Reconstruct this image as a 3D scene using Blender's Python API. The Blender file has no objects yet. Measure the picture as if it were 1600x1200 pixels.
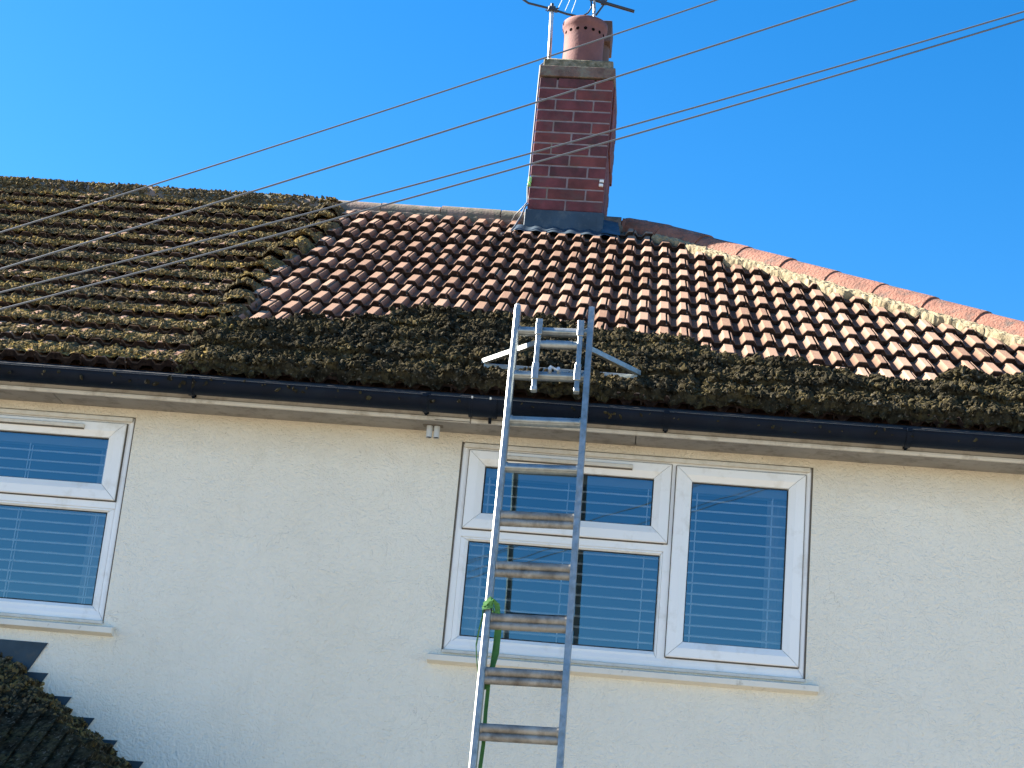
import bpy, math
import numpy as np
from mathutils import Vector, Matrix
R_ = math.radians
SC = bpy.context.scene
COL = SC.collection

# ------------------------------------------------------------------ camera
CAM = np.array([1.9029826, -8.0574232, 2.2646263])
ROT = np.array([[0.9949692723, 0.0464635401, 0.0887540786],      # right
                [0.0710508774, 0.2972861639, -0.9521411185],     # down
                [-0.0706252076, 0.9536572110, 0.2924893228]])    # forward
FPX = 2684.647
cd = bpy.data.cameras.new('camera'); cam = bpy.data.objects.new('camera', cd); COL.objects.link(cam)
M = Matrix(((ROT[0][0], -ROT[1][0], -ROT[2][0], CAM[0]),
            (ROT[0][1], -ROT[1][1], -ROT[2][1], CAM[1]),
            (ROT[0][2], -ROT[1][2], -ROT[2][2], CAM[2]), (0, 0, 0, 1)))
cam.matrix_world = M
cd.sensor_width = 36; cd.lens = 36 * FPX / 1600; cd.clip_start = .05; cd.clip_end = 2000
SC.camera = cam

# ------------------------------------------------------------------ light
SUN_EL, SUN_AZ = R_(34.5), R_(12)          # azimuth: behind the wall plane, from the left
sdir = Vector((-math.cos(SUN_AZ) * math.cos(SUN_EL), math.sin(SUN_AZ) * math.cos(SUN_EL), math.sin(SUN_EL)))
w = bpy.data.worlds.new('World'); SC.world = w; w.use_nodes = True
wn, wl = w.node_tree.nodes, w.node_tree.links
sky = wn.new('ShaderNodeTexSky'); sky.sky_type = 'NISHITA'; sky.sun_disc = False
sky.sun_elevation = SUN_EL; sky.sun_rotation = R_(-78)
sky.air_density = 1.0; sky.dust_density = 0.3; sky.ozone_density = 4.0; sky.altitude = 0
hs = wn.new('ShaderNodeHueSaturation'); hs.inputs['Saturation'].default_value = 1.35
wl.new(sky.outputs[0], hs.inputs['Color']); wl.new(hs.outputs[0], wn['Background'].inputs[0])
wn['Background'].inputs[1].default_value = 0.056
sl = bpy.data.lights.new('sun', 'SUN'); sl.energy = 5.0; sl.angle = R_(.53); sl.color = (1, .93, .82)
so = bpy.data.objects.new('sun', sl); COL.objects.link(so); so.rotation_euler = sdir.to_track_quat('Z', 'Y').to_euler()
so.location = (-20, 5, 20)
vs = SC.view_settings; vs.view_transform = 'Standard'; vs.look = 'None'; vs.gamma = 1; vs.exposure = 2.25
SC.render.use_motion_blur = False

# ------------------------------------------------------------------ geometry constants
PH = R_(35); CP, SP = math.cos(PH), math.sin(PH)
RO = np.array([0, 2.53, 6.503])
RU = np.array([0, CP, SP]); RN = np.array([0, -SP, CP])
G = 0.26926; P = 0.115; T = 0.033
VR = 0.633                                # ridge
YR, ZR = 2.53 + VR * CP, 6.503 + VR * SP
XA = 1.80; HK = 1.02                                 # apex of the hip
def xhip(v): return XA + (VR - v) * HK
def ray(px, py):
    return np.array([(px - 800) / FPX, (py - 600) / FPX, 1.]) @ ROT
def at_y(px, py, y):
    d = ray(px, py); return CAM + d * ((y - CAM[1]) / d[1])
def at_roof(px, py, off=0.):
    d = ray(px, py); X = CAM + d * ((RN @ RO + off - RN @ CAM) / (RN @ d))
    return X[0], (X - RO) @ RU
def rp(x, v, h):                          # roof coordinates to world (arrays allowed)
    x, v, h = np.broadcast_arrays(np.asarray(x, float), np.asarray(v, float), np.asarray(h, float))
    return np.stack([x, RO[1] + v * CP - h * SP, RO[2] + v * SP + h * CP], -1)

# ------------------------------------------------------------------ numpy noise
def _h(i, j, s):
    n = (i.astype(np.int64) * 374761393 + j.astype(np.int64) * 668265263 + s * 974634777) & 0xffffffff
    n = ((n ^ (n >> 13)) * 1274126177) & 0xffffffff
    return ((n ^ (n >> 16)) & 0xffff) / 65535.
def vn(x, y, s=0):
    x = np.asarray(x, float); y = np.asarray(y, float)
    i, j = np.floor(x), np.floor(y); u, v = x - i, y - j
    u = u * u * (3 - 2 * u); v = v * v * (3 - 2 * v)
    a, b, c, d = _h(i, j, s), _h(i + 1, j, s), _h(i, j + 1, s), _h(i + 1, j + 1, s)
    return (a * (1 - u) + b * u) * (1 - v) + (c * (1 - u) + d * u) * v
def fbm(x, y, s=0, o=3):
    r = 0; a = .5; t = 0
    for k in range(o):
        r = r + a * vn(x * 2 ** k + 17 * k, y * 2 ** k - 9 * k, s + k); t += a; a *= .5
    return r / t
def bil(x, y, s=0): return np.abs(2 * vn(x, y, s) - 1)

# ------------------------------------------------------------------ mesh helpers
def link(o, parent=None):
    COL.objects.link(o)
    if parent is not None: o.parent = parent
    return o
class MB:
    def __init__(s): s.v = []; s.f = []; s.m = []; s.sm = []
    def add(s, vs, fs, mi=0, sm=False):
        b = len(s.v); s.v += [tuple(map(float, p)) for p in vs]
        s.f += [tuple(b + i for i in f) for f in fs]; s.m += [mi] * len(fs); s.sm += [sm] * len(fs)
    def frame(s, c, ax, ay, az, mi=0, bev=0):   # box from centre and three half-axis vectors
        c, ax, ay, az = [np.array(q, float) for q in (c, ax, ay, az)]
        if bev:
            lx, ly, lz = [np.linalg.norm(q) for q in (ax, ay, az)]
            b = min(bev, .45 * lx * 2, .45 * ly * 2, .45 * lz * 2)
            kx, ky, kz = 1 - b / lx, 1 - b / ly, 1 - b / lz
            P8 = []; 
            idx = {}
            for i in (-1, 1):
                for j in (-1, 1):
                    for k in (-1, 1):
                        for t, (a, bb, cc) in enumerate(((1, ky, kz), (kx, 1, kz), (kx, ky, 1))):
                            idx[(i, j, k, t)] = len(P8); P8.append(c + ax * i * a + ay * j * bb + az * k * cc)
            F = []
            for i in (-1, 1): F.append([idx[(i, j, k, 0)] for j, k in ((-1, -1), (1, -1), (1, 1), (-1, 1))])
            for j in (-1, 1): F.append([idx[(i, j, k, 1)] for i, k in ((-1, -1), (1, -1), (1, 1), (-1, 1))])
            for k in (-1, 1): F.append([idx[(i, j, k, 2)] for i, j in ((-1, -1), (1, -1), (1, 1), (-1, 1))])
            for i in (-1, 1):
                for j in (-1, 1):
                    F.append([idx[(i, j, -1, 0)], idx[(i, j, 1, 0)], idx[(i, j, 1, 1)], idx[(i, j, -1, 1)]])
                    F.append([idx[(i, -1, j, 0)], idx[(i, 1, j, 0)], idx[(i, 1, j, 2)], idx[(i, -1, j, 2)]])
                    F.append([idx[(-1, i, j, 1)], idx[(1, i, j, 1)], idx[(1, i, j, 2)], idx[(-1, i, j, 2)]])
                    for k in (-1, 1): F.append([idx[(i, j, k, t)] for t in range(3)])
            s.add(P8, F, mi)
            return
        V = [c + i * ax + j * ay + k * az for i in (-1, 1) for j in (-1, 1) for k in (-1, 1)]
        s.add(V, [(0, 1, 3, 2), (4, 6, 7, 5), (0, 4, 5, 1), (2, 3, 7, 6), (0, 2, 6, 4), (1, 5, 7, 3)], mi)
    def box(s, x0, x1, y0, y1, z0, z1, mi=0, bev=0):
        s.frame(((x0 + x1) / 2, (y0 + y1) / 2, (z0 + z1) / 2), ((x1 - x0) / 2, 0, 0), (0, (y1 - y0) / 2, 0), (0, 0, (z1 - z0) / 2), mi, bev)
    def tube(s, pts, r, n=10, mi=0, caps=True, r2=None):
        pts = [np.array(p, float) for p in pts]; m = len(pts); V = []
        rr = [r if np.isscalar(r) else r[i] for i in range(m)]
        up = None
        for i, p in enumerate(pts):
            t = pts[min(i + 1, m - 1)] - pts[max(i - 1, 0)]; t = t / np.linalg.norm(t)
            if up is None:
                up = np.cross(t, (0, 0, 1.)); 
                if np.linalg.norm(up) < .1: up = np.cross(t, (1., 0, 0))
            up = up - t * (up @ t); up /= np.linalg.norm(up); q = np.cross(t, up)
            for k in range(n):
                a = 2 * math.pi * k / n; V.append(p + rr[i] * (math.cos(a) * up + math.sin(a) * q))
        F = [(i * n + k, i * n + (k + 1) % n, (i + 1) * n + (k + 1) % n, (i + 1) * n + k) for i in range(m - 1) for k in range(n)]
        s.add(V, F, mi, True)
        if caps:
            s.add(V[:n], [tuple(range(n))[::-1]], mi); s.add(V[-n:], [tuple(range(n))], mi)
    def lathe(s, c, prof, n=32, mi=0, ax=None):      # prof: (r, z)
        c = np.array(c, float); V = []
        for r, z in prof:
            for k in range(n):
                a = 2 * math.pi * k / n; V.append(c + (r * math.cos(a), r * math.sin(a), z))
        m = len(prof)
        s.add(V, [(i * n + k, i * n + (k + 1) % n, (i + 1) * n + (k + 1) % n, (i + 1) * n + k) for i in range(m - 1) for k in range(n)], mi, True)
    def prism(s, poly, y0, y1, mi=0):                # poly of (x, z), extruded along y
        n = len(poly); V = [(x, y0, z) for x, z in poly] + [(x, y1, z) for x, z in poly]
        s.add(V, [tuple(range(n)), tuple(range(2 * n - 1, n - 1, -1))] + [(i, (i + 1) % n, n + (i + 1) % n, n + i) for i in range(n)], mi)
    def prism_x(s, poly, x0, x1, mi=0):              # poly of (y, z), extruded along x
        n = len(poly); V = [(x0, y, z) for y, z in poly] + [(x1, y, z) for y, z in poly]
        s.add(V, [tuple(range(n)), tuple(range(2 * n - 1, n - 1, -1))] + [(i, (i + 1) % n, n + (i + 1) % n, n + i) for i in range(n)], mi)
    def build(s, name, mats, parent=None, origin=None):
        me = bpy.data.meshes.new(name)
        V = np.array(s.v, float)
        if parent is not None: V = V - np.array(WLOC[parent.name])
        elif origin is not None: V = V - np.array(origin)
        me.from_pydata(V.tolist(), [], s.f); me.update()
        mats = mats if isinstance(mats, (list, tuple)) else [mats]
        for m in mats: me.materials.append(m)
        me.polygons.foreach_set('material_index', s.m); me.polygons.foreach_set('use_smooth', s.sm)
        import bmesh
        if len(s.f) < 60000 and len(s.f) > 1:
            bm = bmesh.new(); bm.from_mesh(me); bmesh.ops.recalc_face_normals(bm, faces=bm.faces); bm.to_mesh(me); bm.free()
        o = bpy.data.objects.new(name, me)
        if parent is None and origin is not None: o.location = origin
        WLOC[o.name] = tuple(WLOC[parent.name]) if parent is not None else tuple(origin or (0, 0, 0))
        return link(o, parent)
WLOC = {}
def npmesh(name, V, F, mat, parent=None, smooth=True, attrs=None):
    if parent is not None: V = V - np.array(WLOC[parent.name])
    me = bpy.data.meshes.new(name); F = np.asarray(F); k = F.shape[1]
    me.vertices.add(len(V)); me.vertices.foreach_set('co', np.ascontiguousarray(V, dtype=np.float32).ravel())
    me.loops.add(F.size); me.loops.foreach_set('vertex_index', F.ravel().astype(np.int32))
    me.polygons.add(len(F)); me.polygons.foreach_set('loop_start', np.arange(0, F.size, k, dtype=np.int32))
    me.update(calc_edges=True); me.validate()
    me.polygons.foreach_set('use_smooth', np.full(len(me.polygons), smooth))
    for nme, a in (attrs or {}).items():
        at = me.attributes.new(nme, 'FLOAT', 'POINT'); at.data.foreach_set('value', np.asarray(a, dtype=np.float32))
    me.materials.append(mat); o = bpy.data.objects.new(name, me)
    WLOC[o.name] = tuple(WLOC[parent.name]) if parent is not None else (0, 0, 0)
    return link(o, parent)
def grid_faces(ny, nx):
    i = np.arange(ny - 1)[:, None] * nx + np.arange(nx - 1)[None]
    return np.stack([i, i + 1, i + nx + 1, i + nx], -1).reshape(-1, 4)
def empty(name, loc=(0, 0, 0)):
    o = bpy.data.objects.new(name, None); o.location = loc; o.empty_display_size = .1; WLOC[o.name] = tuple(loc); return link(o)
def tag(o, label=None, cat=None, group=None, kind=None):
    for k, v in (('label', label), ('category', cat), ('group', group), ('kind', kind)):
        if v: o[k] = v
    return o

# ------------------------------------------------------------------ materials
def mat(name):
    m = bpy.data.materials.new(name); m.use_nodes = True
    return m, m.node_tree.nodes, m.node_tree.links, m.node_tree.nodes['Principled BSDF']
def simple(name, col, rough=.6, metal=0., bump=0., bs=40., var=.0, vscale=6., dirt=None, dscale=9., dlo=.5, dhi=.7, spec=.5):
    m, n, l, b = mat(name)
    b.inputs['Roughness'].default_value = rough; b.inputs['Metallic'].default_value = metal
    b.inputs['Specular IOR Level'].default_value = spec
    tc = n.new('ShaderNodeNewGeometry')
    src = n.new('ShaderNodeRGB'); src.outputs[0].default_value = (*col, 1); out = src.outputs[0]
    if var:
        nz = n.new('ShaderNodeTexNoise'); nz.inputs['Scale'].default_value = vscale; nz.inputs['Detail'].default_value = 4
        l.new(tc.outputs['Position'], nz.inputs['Vector'])
        mr = n.new('ShaderNodeMapRange'); mr.inputs[1].default_value = .3; mr.inputs[2].default_value = .7
        mr.inputs[3].default_value = 1 - var; mr.inputs[4].default_value = 1 + var; l.new(nz.outputs[0], mr.inputs[0])
        mx = n.new('ShaderNodeVectorMath'); mx.operation = 'SCALE'; l.new(out, mx.inputs[0]); l.new(mr.outputs[0], mx.inputs['Scale']); out = mx.outputs[0]
    if dirt:
        nz = n.new('ShaderNodeTexNoise'); nz.inputs['Scale'].default_value = dscale; nz.inputs['Detail'].default_value = 6; nz.inputs['Roughness'].default_value = .65
        l.new(tc.outputs['Position'], nz.inputs['Vector'])
        cr = n.new('ShaderNodeMapRange'); cr.inputs[1].default_value = dlo; cr.inputs[2].default_value = dhi; l.new(nz.outputs[0], cr.inputs[0])
        mx = n.new('ShaderNodeMix'); mx.data_type = 'RGBA'; l.new(cr.outputs[0], mx.inputs[0]); l.new(out, mx.inputs[6]); mx.inputs[7].default_value = (*dirt, 1); out = mx.outputs[2]
    l.new(out, b.inputs['Base Color'])
    if bump:
        nz = n.new('ShaderNodeTexNoise'); nz.inputs['Scale'].default_value = bs; nz.inputs['Detail'].default_value = 5
        l.new(tc.outputs['Position'], nz.inputs['Vector'])
        bp = n.new('ShaderNodeBump'); bp.inputs['Strength'].default_value = 1; bp.inputs['Distance'].default_value = bump
        l.new(nz.outputs[0], bp.inputs['Height']); l.new(bp.outputs[0], b.inputs['Normal'])
    return m
def mix(n, l, fac, a, b):
    mx = n.new('ShaderNodeMix'); mx.data_type = 'RGBA'
    for i, q in ((0, fac), (6, a), (7, b)):
        if hasattr(q, 'is_output'): l.new(q, mx.inputs[i])
        else: mx.inputs[i].default_value = q if i == 0 else (*q, 1)
    return mx.outputs[2]
def noise(n, l, vec, scale, detail=4, rough=.5):
    nz = n.new('ShaderNodeTexNoise'); nz.inputs['Scale'].default_value = scale; nz.inputs['Detail'].default_value = detail
    nz.inputs['Roughness'].default_value = rough; l.new(vec, nz.inputs['Vector']); return nz.outputs[0]
def rng(n, l, v, a, b, c=0., d=1.):
    m = n.new('ShaderNodeMapRange')
    for i, q in enumerate((a, b, c, d)): m.inputs[i + 1].default_value = q
    l.new(v, m.inputs[0]); return m.outputs[0]
def mul(n, l, a, b):
    m = n.new('ShaderNodeMath'); m.operation = 'MULTIPLY'
    for i, q in enumerate((a, b)):
        if hasattr(q, 'is_output'): l.new(q, m.inputs[i])
        else: m.inputs[i].default_value = q
    return m.outputs[0]

def m_render():     # painted roughcast
    m, n, l, b = mat('cream_render'); g = n.new('ShaderNodeNewGeometry'); pos = g.outputs['Position']
    sx = n.new('ShaderNodeSeparateXYZ'); l.new(pos, sx.inputs[0])
    c = mix(n, l, rng(n, l, noise(n, l, pos, 1.3, 4), .35, .65), (.84, .78, .65), (.88, .83, .71))
    # brown weather stain below the soffit, ragged lower edge
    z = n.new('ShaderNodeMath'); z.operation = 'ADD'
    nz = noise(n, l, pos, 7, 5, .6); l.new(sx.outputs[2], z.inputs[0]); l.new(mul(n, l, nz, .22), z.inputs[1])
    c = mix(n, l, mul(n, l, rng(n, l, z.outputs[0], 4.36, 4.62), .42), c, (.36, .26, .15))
    # run-off streaks below the window sills and under the eave
    mp = n.new('ShaderNodeMapping'); mp.inputs['Scale'].default_value = (1, 1, .07); l.new(pos, mp.inputs[0])
    stz = noise(n, l, mp.outputs[0], 13, 5, .65)
    lo = mul(n, l, rng(n, l, sx.outputs[2], 2.2, 3.34), rng(n, l, sx.outputs[2], 3.36, 3.34))
    hi = rng(n, l, sx.outputs[2], 3.8, 4.5)
    ad = n.new('ShaderNodeMath'); ad.operation = 'MAXIMUM'; l.new(lo, ad.inputs[0]); l.new(mul(n, l, hi, .8), ad.inputs[1])
    c = mix(n, l, mul(n, l, mul(n, l, rng(n, l, stz, .55, .75), ad.outputs[0]), .17), c, (.45, .38, .27))
    c = mix(n, l, rng(n, l, noise(n, l, pos, .8, 3), .5, .75, 0, .12), c, (.62, .60, .53))
    # specks of dirt, mostly high up
    sp = mul(n, l, rng(n, l, noise(n, l, pos, 38, 3, .7), .66, .76), rng(n, l, z.outputs[0], 3.4, 4.6, .05, .8))
    c = mix(n, l, sp, c, (.17, .14, .10))
    # thin cracks high up
    v = n.new('ShaderNodeTexVoronoi'); v.feature = 'DISTANCE_TO_EDGE'; v.inputs['Scale'].default_value = 3.1
    wv = n.new('ShaderNodeVectorMath'); wv.operation = 'ADD'; nn = n.new('ShaderNodeTexNoise'); nn.inputs['Scale'].default_value = 5; nn.inputs['Detail'].default_value = 6
    l.new(pos, nn.inputs['Vector']); l.new(pos, wv.inputs[0]); sc = n.new('ShaderNodeVectorMath'); sc.operation = 'SCALE'; sc.inputs['Scale'].default_value = .35
    l.new(nn.outputs['Color'], sc.inputs[0]); l.new(sc.outputs[0], wv.inputs[1]); l.new(wv.outputs[0], v.inputs['Vector'])
    ck = mul(n, l, rng(n, l, v.outputs['Distance'], .004, .0, 0, 1), rng(n, l, noise(n, l, pos, 2.2, 2), .58, .64, 0, .45))
    c = mix(n, l, ck, c, (.25, .21, .16))
    l.new(c, b.inputs['Base Color']); b.inputs['Roughness'].default_value = .85; b.inputs['Specular IOR Level'].default_value = .25
    h = n.new('ShaderNodeMath'); h.operation = 'ADD'
    vo = n.new('ShaderNodeTexVoronoi'); vo.feature = 'SMOOTH_F1'; vo.inputs['Scale'].default_value = 75; l.new(wv.outputs[0], vo.inputs['Vector'])
    l.new(mul(n, l, vo.outputs['Distance'], -.55), h.inputs[0]); l.new(noise(n, l, pos, 55, 5, .6), h.inputs[1])
    bp = n.new('ShaderNodeBump'); bp.inputs['Strength'].default_value = 1; bp.inputs['Distance'].default_value = .009
    l.new(h.outputs[0], bp.inputs['Height']); l.new(bp.outputs[0], b.inputs['Normal'])
    return m
def m_tile():
    m, n, l, b = mat('roof_tile_clay'); g = n.new('ShaderNodeNewGeometry'); pos = g.outputs['Position']
    at = n.new('ShaderNodeAttribute'); at.attribute_name = 'tint'
    c = mix(n, l, at.outputs['Fac'], (.215, .125, .085), (.37, .238, .170))
    c = mix(n, l, rng(n, l, noise(n, l, pos, 22, 5, .65), .5, .75, 0, .55), c, (.33, .24, .15))
    c = mix(n, l, rng(n, l, noise(n, l, pos, 60, 4, .6), .62, .72, 0, .5), c, (.13, .085, .055))
    ag = n.new('ShaderNodeAttribute'); ag.attribute_name = 'painted_shade'      # shade painted near-black on the tile noses, weaker in the pans
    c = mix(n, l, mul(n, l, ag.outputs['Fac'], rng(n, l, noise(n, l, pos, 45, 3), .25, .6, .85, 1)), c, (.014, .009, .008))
    l.new(c, b.inputs['Base Color']); b.inputs['Roughness'].default_value = .9; b.inputs['Specular IOR Level'].default_value = .06
    bp = n.new('ShaderNodeBump'); bp.inputs['Distance'].default_value = .002; l.new(noise(n, l, pos, 160, 4), bp.inputs['Height']); l.new(bp.outputs[0], b.inputs['Normal'])
    return m
def m_moss(name, dark, mid, lite, grey, yel=.62):
    m, n, l, b = mat(name); g = n.new('ShaderNodeNewGeometry'); pos = g.outputs['Position']
    c = mix(n, l, rng(n, l, noise(n, l, pos, 26, 4, .6), .35, .65), dark, mid)
    c = mix(n, l, mul(n, l, rng(n, l, noise(n, l, pos, 3.2, 4, .6), .42, yel), rng(n, l, noise(n, l, pos, 48, 2), .4, .6)), c, lite)
    c = mix(n, l, rng(n, l, noise(n, l, pos, 70, 2, .5), .6, .72, 0, .8), c, grey)
    l.new(c, b.inputs['Base Color']); b.inputs['Roughness'].default_value = 1; b.inputs['Specular IOR Level'].default_value = .0
    bp = n.new('ShaderNodeBump'); bp.inputs['Distance'].default_value = .006; bp.inputs['Strength'].default_value = .8
    l.new(noise(n, l, pos, 190, 3, .7), bp.inputs['Height']); l.new(bp.outputs[0], b.inputs['Normal'])
    return m
def m_glass():
    m, n, l, b = mat('window_glass')
    out = [q for q in n if q.type == 'OUTPUT_MATERIAL'][0]; n.remove(b)
    gl = n.new('ShaderNodeBsdfGlossy'); gl.inputs['Roughness'].default_value = .01; gl.inputs['Color'].default_value = (.58, .86, 1, 1)
    tr = n.new('ShaderNodeBsdfTransparent'); tr.inputs['Color'].default_value = (.93, .96, .98, 1)
    fr = n.new('ShaderNodeFresnel'); fr.inputs['IOR'].default_value = 2.65
    mx = n.new('ShaderNodeMixShader'); l.new(fr.outputs[0], mx.inputs[0]); l.new(tr.outputs[0], mx.inputs[1]); l.new(gl.outputs[0], mx.inputs[2])
    g = n.new('ShaderNodeNewGeometry'); bp = n.new('ShaderNodeBump'); bp.inputs['Distance'].default_value = .0006
    l.new(noise(n, l, g.outputs['Position'], 3.5, 1), bp.inputs['Height']); l.new(bp.outputs[0], gl.inputs['Normal'])
    l.new(mx.outputs[0], out.inputs[0]); return m
MT = dict(
    render=m_render(), tile=m_tile(),
    moss=m_moss('moss_growing', (.045, .036, .022), (.135, .110, .065), (.28, .20, .065), (.25, .21, .16)),
    heap=m_moss('moss_loosened', (.010, .009, .0065), (.048, .042, .028), (.12, .095, .042), (.15, .13, .10), .74),
    ridge=simple('ridge_clay', (.235, .098, .062), .85, bump=.008, bs=60, var=.3, vscale=12, dirt=(.10, .07, .055), dscale=16, dlo=.5, dhi=.70),
    ridge_old=simple('ridge_weathered', (.20, .14, .11), .9, bump=.004, bs=60, var=.3, vscale=12, dirt=(.10, .10, .07), dscale=9, dlo=.4, dhi=.6),
    mortar=simple('bedding_mortar', (.27, .215, .125), .95, bump=.010, bs=38, var=.25, vscale=24, dirt=(.25, .20, .12), dscale=20, dlo=.55, dhi=.7),
    joint=simple('brick_mortar', (.22, .18, .185), .95, bump=.003, bs=90, var=.2, vscale=20, dirt=(.18, .14, .10), dscale=7),
    brick=simple('red_brick', (.115, .030, .034), .85, bump=.003, bs=80, var=.45, vscale=7, dirt=(.10, .05, .05), dscale=6, dlo=.52, dhi=.7),
    cap=simple('chimney_crown', (.20, .18, .13), .95, bump=.008, bs=60, var=.35, vscale=25, dirt=(.09, .085, .05), dscale=18, dlo=.42, dhi=.6),
    lead=simple('lead_sheet', (.035, .060, .085), .55, metal=.3, bump=.004, bs=12, var=.2, vscale=8, dirt=(.10, .12, .13), dscale=10, dlo=.5, dhi=.75),
    pot=simple('terracotta_pot', (.165, .068, .060), .8, bump=.002, bs=60, var=.15, vscale=12, dirt=(.13, .055, .055), dscale=8, dlo=.5, dhi=.75),
    potdark=simple('sooty_pot', (.10, .06, .05), .85, bump=.002, bs=60, var=.2),
    upvc=simple('white_upvc', (.88, .87, .84), .35, var=.03, vscale=3, dirt=(.62, .58, .50), dscale=7, dlo=.55, dhi=.85),
    upvcd=simple('dusty_upvc', (.68, .64, .56), .5, var=.06, vscale=6, dirt=(.45, .40, .31), dscale=12, dlo=.45, dhi=.8),
    hole=simple('hole_shade', (.006, .005, .005), 1.0, spec=.0),  # black plugs painted as the shade inside the vent holes
    gasket=simple('rubber_gasket', (.02, .02, .022), .6),
    seam=simple('dirty_seam', (.13, .11, .085), .9),
    fascia=simple('fascia_board', (.60, .565, .50), .5, var=.08, vscale=5, dirt=(.28, .23, .17), dscale=9, dlo=.5, dhi=.75),
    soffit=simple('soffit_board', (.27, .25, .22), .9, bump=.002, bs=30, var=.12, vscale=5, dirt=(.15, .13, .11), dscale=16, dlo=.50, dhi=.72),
    gutter=simple('black_gutter', (.004, .008, .017), .5, spec=.12, bump=.0015, bs=8, var=.25, vscale=7, dirt=(.009, .015, .022), dscale=11, dlo=.55, dhi=.75),
    sill=simple('painted_sill', (.77, .72, .615), .8, bump=.002, bs=50, var=.05, vscale=8, dirt=(.33, .28, .2), dscale=18, dlo=.62, dhi=.78),
    alu=simple('aluminium', (.36, .38, .37), .45, metal=.7, bump=.0015, bs=40, var=.12, vscale=20, dirt=(.19, .20, .17), dscale=30, dlo=.45, dhi=.85),
    alud=simple('dirty_aluminium', (.33, .305, .265), .55, metal=.3, bump=.002, bs=60, var=.25, vscale=9, dirt=(.12, .10, .078), dscale=15, dlo=.42, dhi=.72),
    galv=simple('galvanised_tube', (.55, .58, .60), .45, metal=.6, var=.15, vscale=30, dirt=(.25, .24, .20), dscale=25),
    dark=simple('dark_metal', (.06, .06, .065), .5, metal=.5),
    strap=simple('green_webbing', (.075, .21, .05), .85, bump=.002, bs=150, var=.2, vscale=30),
    cable=simple('grey_cable', (.10, .11, .125), .5),
    wire=simple('black_wire', (.03, .03, .03), .5),
    pvc=simple('grey_pvc', (.55, .58, .60), .4, var=.05),
    white=simple('clip_plastic', (.75, .75, .72), .5),
    green=simple('green_insulator', (.30, .55, .20), .5),
    slat=simple('blind_slat', (.96, .97, .98), .5, var=.04),
    blindrail=simple('blind_rail', (.30, .30, .29), .6),
    room=simple('room_wall', (.17, .19, .22), .9),
    curtain=simple('net_curtain', (.45, .48, .52), .9, var=.1, vscale=20),
    porchlead=simple('stepped_lead', (.022, .045, .065), .5, metal=.3, bump=.004, bs=14, var=.25, vscale=10, dirt=(.05, .06, .065), dscale=12, dlo=.55, dhi=.75),
    ground=simple('paving', (.24, .205, .155), .9, bump=.004, bs=20, var=.15, vscale=2, dirt=(.18, .155, .11), dscale=.6, dlo=.45, dhi=.7),
)
MT['glass'] = m_glass()

# ------------------------------------------------------------------ ground
mb = MB(); mb.add([(-300, -300, 0), (300, -300, 0), (300, 300, 0), (-300, 300, 0)], [(0, 1, 2, 3)])
tag(mb.build('ground', MT['ground']), kind='structure')

# ------------------------------------------------------------------ house
house = empty('house', (0, 3, 0))
tag(house, 'cream rendered house with a hipped tiled roof, black gutter and brick chimney', 'house')
XL, XR, YB = -7.5, 5.5, 6.1
W2 = (1.090, 2.790, 3.400, 4.425)
W1 = (-2.232, -.532, 3.400, 4.425)
ZS = 4.466
mb = MB()
xs = sorted([XL, XR, W1[0], W1[1], W2[0], W2[1]]); zs = [-.3, 3.400, 4.425, 4.60]
for i in range(5):
    for j in range(3):
        if j == 1 and i in (1, 3): continue
        mb.add([(xs[i], 0, zs[j]), (xs[i + 1], 0, zs[j]), (xs[i + 1], 0, zs[j + 1]), (xs[i], 0, zs[j + 1])], [(0, 1, 2, 3)])
for Wn in (W1, W2):       # reveals
    x0, x1, z0, z1 = Wn
    for a, b in (((x0, z0), (x0, z1)), ((x1, z0), (x1, z1)), ((x0, z0), (x1, z0)), ((x0, z1), (x1, z1))):
        mb.add([(a[0], 0, a[1]), (b[0], 0, b[1]), (b[0], .25, b[1]), (a[0], .25, a[1])], [(0, 1, 2, 3)])
mb.add([(XR, 0, -.3), (XR, YB, -.3), (XR, YB, 4.6), (XR, 0, 4.6)], [(0, 1, 2, 3)])
mb.add([(XL, 0, -.3), (XL, YB, -.3), (XL, YB, 4.6), (XL, YB / 2, 6.7), (XL, 0, 4.6)], [(0, 1, 2, 3, 4)])
mb.add([(XL, YB, -.3), (XR, YB, -.3), (XR, YB, 4.6), (XL, YB, 4.6)], [(0, 1, 2, 3)])
mb.build('wall', MT['render'], house)

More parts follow.
